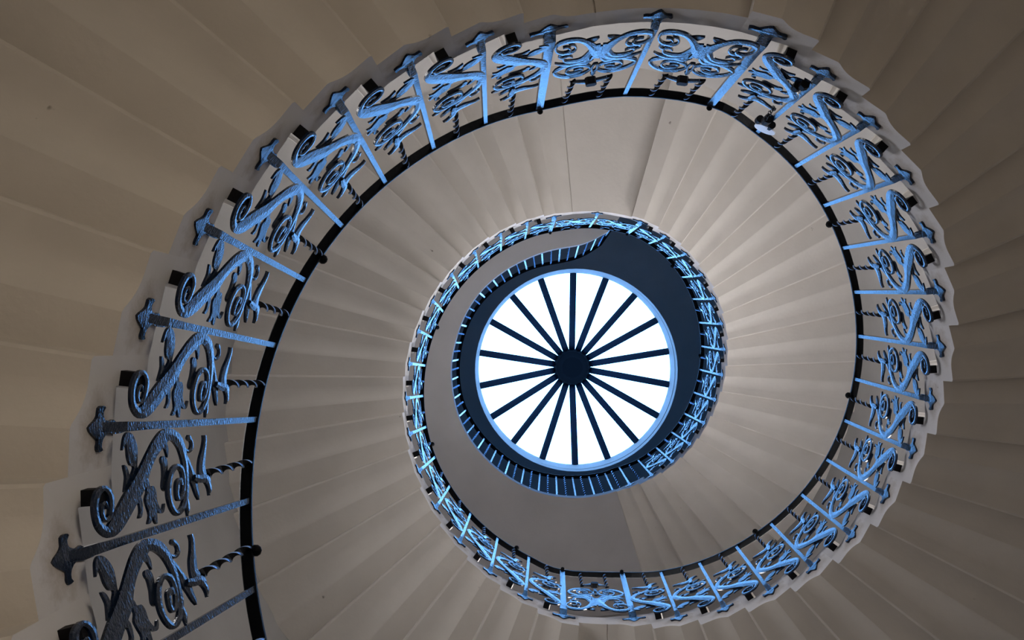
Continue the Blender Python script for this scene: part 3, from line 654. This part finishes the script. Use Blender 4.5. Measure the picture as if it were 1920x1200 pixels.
# ------------------------------------------------------------------ stair balustrade
KB0, KB1 = -6, 57
bal = empty('stair_balustrade', P(BAR[0][0], 1.0, zf(0)), 'black wrought iron stair balustrade with tulip scrolls and twisted rods', 'balustrade')
def pmap(k0, k1, s, w, ro):
    A, B = BAR[k0], BAR[k1]
    vv = [A[i] + (B[i] - A[i]) * s for i in range(4)]
    zl = Z0 + H * (LV[k0] + (LV[k1] - LV[k0]) * s); z = zf(k1) + w
    t = (z - zl) / HB
    return P(vv[0] + (vv[2] - vv[0]) * t, vv[1] + (vv[3] - vv[1]) * t + ro, z)
PT = 0.0025   # half thickness of the flat ironwork (units)
def strip_mesh(mb, k0, k1, A, B, ro, mirror=False, th=PT):
    g = (lambda s: 1 - s) if mirror else (lambda s: s)
    rows = []
    for (a, b) in zip(A, B):
        rows.append([pmap(k0, k1, g(a[0]), a[1], ro - th), pmap(k0, k1, g((a[0] + b[0]) / 2), (a[1] + b[1]) / 2, ro - th - 0.0012),
                     pmap(k0, k1, g(b[0]), b[1], ro - th), pmap(k0, k1, g(b[0]), b[1], ro + th), pmap(k0, k1, g(a[0]), a[1], ro + th)])
    v = [p for r in rows for p in r]; f = []
    for i in range(len(rows) - 1):
        for q in range(5):
            f.append([i * 5 + q, i * 5 + (q + 1) % 5, i * 5 + 5 + (q + 1) % 5, i * 5 + 5 + q])
    n = len(rows) - 1
    f += [[4, 3, 2, 1, 0], [n * 5 + q for q in range(5)]]
    mb.add(v, f)
def spline_loop(pts, n=3):
    m = len(pts); o = []
    for i in range(m):
        a, b, c, d = (pts[(i + q) % m] for q in (-1, 0, 1, 2))
        for j in range(n):
            t = j / n
            o.append(tuple(0.5 * (2 * b[e] + (c[e] - a[e]) * t + (2 * a[e] - 5 * b[e] + 4 * c[e] - d[e]) * t * t + (3 * b[e] - 3 * c[e] + d[e] - a[e]) * t ** 3) for e in (0, 1)))
    return o
def poly_mesh(mb, k0, k1, pts, ro, th=PT):
    fr = [pmap(k0, k1, p[0], p[1], ro - th) for p in pts]; bk = [pmap(k0, k1, p[0], p[1], ro + th) for p in pts]
    prism(mb, fr, bk)
ROP = -0.030
FOOT = spline_loop(TR['foot'], 2)
WIDE = (9, 11, 26, 27, 42, 44)
def railpt(k): return P(BAR[k][2], BAR[k][3], zf(k) + HB)
def baluster(k):
    tfk, rfk, ttk, rtk = BAR[k]
    w = 0.0135 if k in WIDE else 0.0072
    mb = MB()
    z = zf(k)
    def at(dt, wz, ro):
        t = wz / HB
        return P(tfk + (ttk - tfk) * t + dt, rfk + (rtk - rfk) * t + ro, z + wz)
    rows = []
    for wz, hw, fo in ((-0.02, w * 1.1, -0.002), (0.045, w * 1.2, -0.010), (0.12, w, -0.011), (HB + 0.012, w * 0.92, -0.011)):
        rows.append([at(-hw, wz, fo), at(hw, wz, fo), at(hw, wz, 0.0), at(-hw, wz, 0.0)])
    v = [p for r in rows for p in r]; f = []
    for i in range(len(rows) - 1):
        for q in range(4): f.append([i * 4 + q, i * 4 + (q + 1) % 4, i * 4 + 4 + (q + 1) % 4, i * 4 + 4 + q])
    f += [[3, 2, 1, 0], [12, 13, 14, 15]]
    mb.add(v, f)
    o = obj('baluster', mb.v, mb.f, MAT_IRON, bal, origin=P(tfk, rfk, z))
    # leaf-shaped foot lying on the stone face
    mf = MB()
    sx = 1.35 if k in WIDE else 1.0
    rr = 0.010
    fr = [at(p[0] * sx, p[1], -0.0015) for p in FOOT]; bk = [at(p[0] * sx, p[1], 0.008) for p in FOOT]
    prism(mf, fr, bk)
    obj('foot', mf.v, mf.f, MAT_IRON, o, origin=P(tfk, rfk, z - 0.068))
for k in range(KB0, KB1 + 1):
    baluster(k)
LOFF = {'leaf_a': 0.004, 'leaf_b': 0.005, 'leaf_c': 0.004, 'leaf_d': 0.005, 'leaf_e': 0.004, 'leaf_f': 0.005}
LEAVES = ('leaf_a', 'leaf_b', 'leaf_c', 'leaf_d', 'leaf_e', 'leaf_f')
def tulip_panel(k):
    k0, k1 = k - 1, k
    mb = MB()
    strip_mesh(mb, k0, k1, TR['stem']['a'], TR['stem']['b'], ROP)
    strip_mesh(mb, k0, k1, TR['arm']['a'], TR['arm']['b'], ROP + 0.003, th=PT * 0.9)
    strip_mesh(mb, k0, k1, TR['curl']['a'], TR['curl']['b'], ROP + 0.004, th=PT * 0.85)
    strip_mesh(mb, k0, k1, TR['tip']['a'], TR['tip']['b'], ROP, th=PT * 0.8)
    o = obj('scroll', mb.v, mb.f, MAT_IRON, bal)
    for nm in LEAVES:
        mb = MB(); poly_mesh(mb, k0, k1, spline_loop(TR[nm]['p']), ROP + LOFF[nm], PT * 0.92)
        obj('leaf', mb.v, mb.f, MAT_IRON, o)
    for nm in ('petal_up', 'petal_down'):
        mb = MB(); strip_mesh(mb, k0, k1, TR[nm]['a'], TR[nm]['b'], ROP + (0.003 if nm == 'petal_up' else -0.001), th=PT * 1.1)
        obj('petal', mb.v, mb.f, MAT_IRON, o)
    mb = MB()
    top = HB - H * (LV[k1] - LV[k0]) * 0.54 + 0.006
    twisted(mb, pmap(k0, k1, 0.4425, 0.350, ROP + 0.004), pmap(k0, k1, 0.4636, top, -0.004), SC * 0.018, 2.0)
    rod(mb, bal)
    # bracket that carries the scroll off the riser face
    tb0 = BAR[k0][0] + 0.36 * gap(k0, k1); tb1 = BAR[k0][0] + 0.50 * gap(k0, k1)
    z0_ = zf(k0) + 0.33 * H; z1_ = z0_ + 0.024
    r1 = BAR[k0][1] + 0.012; r0 = BAR[k0][1] - 0.027
    fr = [P(tb0, r0, z0_), P(tb1, r0, z0_), P(tb1, r1, z0_), P(tb0, r1, z0_)]
    bk = [p + Vector((0, 0, SC * (z1_ - z0_))) for p in fr]
    mb = MB(); prism(mb, fr, bk)
    obj('bracket', mb.v, mb.f, MAT_BLACK, bal)
def landing_panel(k0, k1):
    mb = MB()
    for mir in (False, True):
        for nm in ('L_scroll_low', 'L_scroll_s', 'L_scroll_s2', 'L_whisker', 'L_toe'):
            strip_mesh(mb, k0, k1, TR[nm]['a'], TR[nm]['b'], ROP + (0.0 if nm == 'L_scroll_low' else 0.004), mir, PT * (1 if nm == 'L_scroll_low' else 0.9))
    poly_mesh(mb, k0, k1, [(0.42, 0.205), (0.47, 0.190), (0.5, 0.195), (0.53, 0.190), (0.58, 0.205), (0.56, 0.165), (0.565, 0.125), (0.54, 0.095), (0.5, 0.085), (0.46, 0.095), (0.435, 0.125), (0.44, 0.165)], ROP, PT)
    o = obj('landing_scroll', mb.v, mb.f, MAT_IRON, bal)
    for mir in (False, True):
        mb = MB(); strip_mesh(mb, k0, k1, TR['L_spiral']['a'], TR['L_spiral']['b'], ROP + 0.005, mir, PT * 0.95)
        obj('spiral', mb.v, mb.f, MAT_IRON, o)
    mb = MB(); strip_mesh(mb, k0, k1, TR['L_bud']['a'], TR['L_bud']['b'], ROP, False, PT * 1.15)
    strip_mesh(mb, k0, k1, TR['L_bud']['a'], TR['L_bud']['b'], ROP, True, PT * 1.15)
    obj('bud', mb.v, mb.f, MAT_IRON, o)
    # crown piece joining the two twisted rods, with a dark boss in the middle
    mb = MB()
    cr = [(0.30, 0.405, 0.012), (0.40, 0.425, 0.020), (0.5, 0.440, 0.030), (0.60, 0.425, 0.020), (0.70, 0.405, 0.012)]
    strip_mesh(mb, k0, k1, [[c[0], c[1] + c[2] / 2] for c in cr], [[c[0], c[1] - c[2] / 2] for c in cr], ROP, False, PT * 1.6)
    obj('crown', mb.v, mb.f, MAT_IRON, o)
    mb = MB(); poly_mesh(mb, k0, k1, [(0.46, 0.405), (0.54, 0.405), (0.56, 0.418), (0.56, 0.428), (0.54, 0.44), (0.46, 0.44), (0.44, 0.428), (0.44, 0.418)], ROP - 0.004, 0.011)
    obj('boss', mb.v, mb.f, MAT_BLACK, o)
    for s in (0.30, 0.70):
        mb = MB(); twisted(mb, pmap(k0, k1, s, 0.395, ROP), pmap(k0, k1, s, HB + 0.006, -0.004), SC * 0.018, 2.0)
        rod(mb, bal)
for k in range(KB0 + 1, KB1 + 1):
    if k in (10, 11, 27, 43, 44): landing_panel(k - 1, k)
    elif k < KB1: tulip_panel(k)
# handrail
pts = [railpt(k) for k in range(KB0, KB1)]
rp_end = [GP(rail[0], ZGT + 0.02 + 0.78)]
path = crom(pts + [P(BAR[57][2], BAR[57][3], zf(57) + HB + 0.02)], 5)
def rail_mesh(path, w, t):
    v = []; f = []
    prof = [(-0.5, 0.0), (-0.42, -0.12), (0.42, -0.12), (0.5, 0.0), (0.47, 0.45), (0.25, 0.85), (-0.25, 0.85), (-0.47, 0.45)]
    m = len(prof); n = len(path)
    for i, p in enumerate(path):
        tg = path[min(i + 1, n - 1)] - path[max(i - 1, 0)]
        side = Vector((-tg.y, tg.x, 0)).normalized()
        for a, b in prof: v.append(p + side * (a * w) + Vector((0, 0, b * t)))
    for i in range(n - 1):
        for q in range(m): f.append([i * m + q, i * m + (q + 1) % m, (i + 1) * m + (q + 1) % m, (i + 1) * m + q])
    f += [list(range(m)), [(n - 1) * m + q for q in range(m)][::-1]]
    return v, f
v, f = rail_mesh(path, SC * 0.0285, SC * 0.022)
obj('handrail', v, f, MAT_RAIL, bal, origin=path[0])
for x in (0.45, 4.45, 14.45, 18.40, 22.42, 28.45, 32.45, 36.45, 46.45, 50.45):
    k = int(x); q = x - k
    c = path[(k - KB0) * 5 + int(round(q * 5))]
    d = Vector((-c.x, -c.y, 0)).normalized()
    mb = MB(); sphere(mb, c + d * SC * 0.017 + Vector((0, 0, 0.016)), SC * 0.0135)
    obj('stud', mb.v, mb.f, MAT_RAIL, bal, smooth=True)
for k in WIDE:
    c = railpt(k); d = Vector((-c.x, -c.y, 0)).normalized()
    mb = MB(); sphere(mb, c + d * SC * 0.016 + Vector((0, 0, 0.012)), SC * 0.010, sz=0.7)
    obj('stud', mb.v, mb.f, MAT_RAIL, bal, smooth=True)

# ------------------------------------------------------------------ gallery balustrade
HG = ZG + 0.90 - ZGT
gb = empty('gallery_balustrade', GP(edge[20], ZGT), 'black iron gallery balustrade of plain flat bars alternating with twisted rods', 'balustrade')
gpath = [GP(p + p.normalized() * 0.010, ZG + 0.90) for p in rail]
start = P(BAR[57][2], BAR[57][3], zf(57) + HB + 0.02)
gp2 = crom([start, (start + gpath[0]) / 2 + Vector((0, 0, 0.03)), gpath[0]], 4)[:-1] + gpath
v, f = rail_mesh(gp2, SC * 0.030, SC * 0.022)
obj('handrail', v, f, MAT_RAIL, gb, origin=gp2[len(gp2) // 3])
for x in (56.5, 57.42):
    k = int(x); q = x - k
    A, B = BAR[k], BAR[k + 1]
    e = [A[i_] + (B[i_] - A[i_]) * q for i_ in range(4)]
    zlo = zf(k) + 0.25 * H + (H if k == 56 else 0.0)
    mb = MB(); twisted(mb, P(e[0], e[1] + 0.012, zlo), P(e[2], e[3], zf(k) + HB + (0.5 * H if k == 56 else 0.04)), SC * 0.0165, 4.0, 50)
    rod(mb, gb)
# arc length along the edge
cum = [0.0]
for i in range(1, ne): cum.append(cum[-1] + (edge[i] - edge[i - 1]).length)
def along(lst, d):
    for i in range(1, ne):
        if cum[i] >= d:
            q = (d - cum[i - 1]) / max(1e-6, cum[i] - cum[i - 1])
            return lst[i - 1].lerp(lst[i], q)
    return lst[-1]
d = 0.02; i = 0
while d < cum[-1] - 0.03:
    pe = along(edge, d); pt = along(rail, d)
    nrm = pe.normalized()
    a = GP(pe + nrm * 0.012, ZGT - 0.005); b = GP(pt + pt.normalized() * 0.010, ZG + 0.90)
    if i % 2 == 0:
        tg = (along(edge, d + 0.01) - along(edge, max(0, d - 0.01))).normalized(); sd = Vector((-tg.y, tg.x, 0))
        hw = SC * 0.0068; ht = SC * 0.005
        q0 = [a + tg * hw + sd * ht, a - tg * hw + sd * ht, a - tg * hw - sd * ht, a + tg * hw - sd * ht]
        q1 = [p + (b - a) for p in q0]
        mb = MB(); prism(mb, q0, q1)
        obj('flat_bar', mb.v, mb.f, MAT_IRON, gb)
    else:
        mb = MB(); twisted(mb, a, b, SC * 0.0165, 5.0, 60)
        rod(mb, gb)
    d += 0.0735; i += 1

# ------------------------------------------------------------------ fixture clamped on a baluster
tfk, rfk, ttk, rtk = BAR[12]
def at12(dt, wz, ro):
    t = wz / HB
    return P(tfk + (ttk - tfk) * t + dt, rfk + (rtk - rfk) * t + ro, zf(12) + wz)
fx = empty('disc_fixture', at12(0, 0.52, -0.01), 'white disc fixture with black clamp and chain on an iron baluster', 'fixture')
def cyl(mb, c, ax, r, h, n=28):
    ax = ax.normalized(); u = ax.cross(Vector((1, 0.3, 0))).normalized(); w = ax.cross(u)
    fr = [c + (u * math.cos(2 * PI * i / n) + w * math.sin(2 * PI * i / n)) * r for i in range(n)]
    prism(mb, fr, [p + ax * h for p in fr])
axv = (at12(0, 0.7, -0.01) - at12(0, 0.4, -0.01)).normalized()
rdv = Vector((-math.cos(ttk), -math.sin(ttk), 0))
mb = MB(); cyl(mb, at12(0.004, 0.60, -0.020), rdv, SC * 0.036, 0.006)
obj('disc', mb.v, mb.f, MAT_DISC, fx)
mb = MB(); cyl(mb, at12(-0.012, 0.50, -0.014), axv, SC * 0.015, 0.06, 14)
obj('clamp', mb.v, mb.f, MAT_BLACK, fx)
mb = MB(); cyl(mb, at12(0.013, 0.55, -0.014), axv, SC * 0.012, 0.04, 12)
cyl(mb, at12(-0.030, 0.55, -0.012), axv, SC * 0.012, 0.04, 12)
obj('clamp_jaw', mb.v, mb.f, MAT_BLACK, fx)
c0 = at12(-0.020, 0.53, -0.022); c1 = pmap(11, 12, 0.80, 0.30, ROP - 0.006)
NL = 6
for i in range(NL):
    ca = c0.lerp(c1, i / NL); cb = c0.lerp(c1, (i + 1.15) / NL)
    mid = (ca + cb) / 2; ax = (cb - ca) / 2; sd = ax.cross(Vector((0, 0, 1)) if i % 2 else Vector((1, 0, 0))).normalized() * 0.008
    loop = [mid + ax * math.cos(2 * PI * j / 10) + sd * math.sin(2 * PI * j / 10) for j in range(11)]
    mb = MB(); tube(mb, loop, 0.0022, 5)
    obj('chain_link', mb.v, mb.f, MAT_BLACK, fx)
for (s, w) in ((0.80, 0.055), (0.86, 0.02)):
    c = pmap(11, 12, s, w, ROP - 0.004)
    mb = MB(); cyl(mb, c - Vector((0, 0, 0.018)), Vector((0, 0, 1)), SC * 0.013, 0.036, 6)
    obj('anchor_block', mb.v, mb.f, MAT_BLACK, fx)
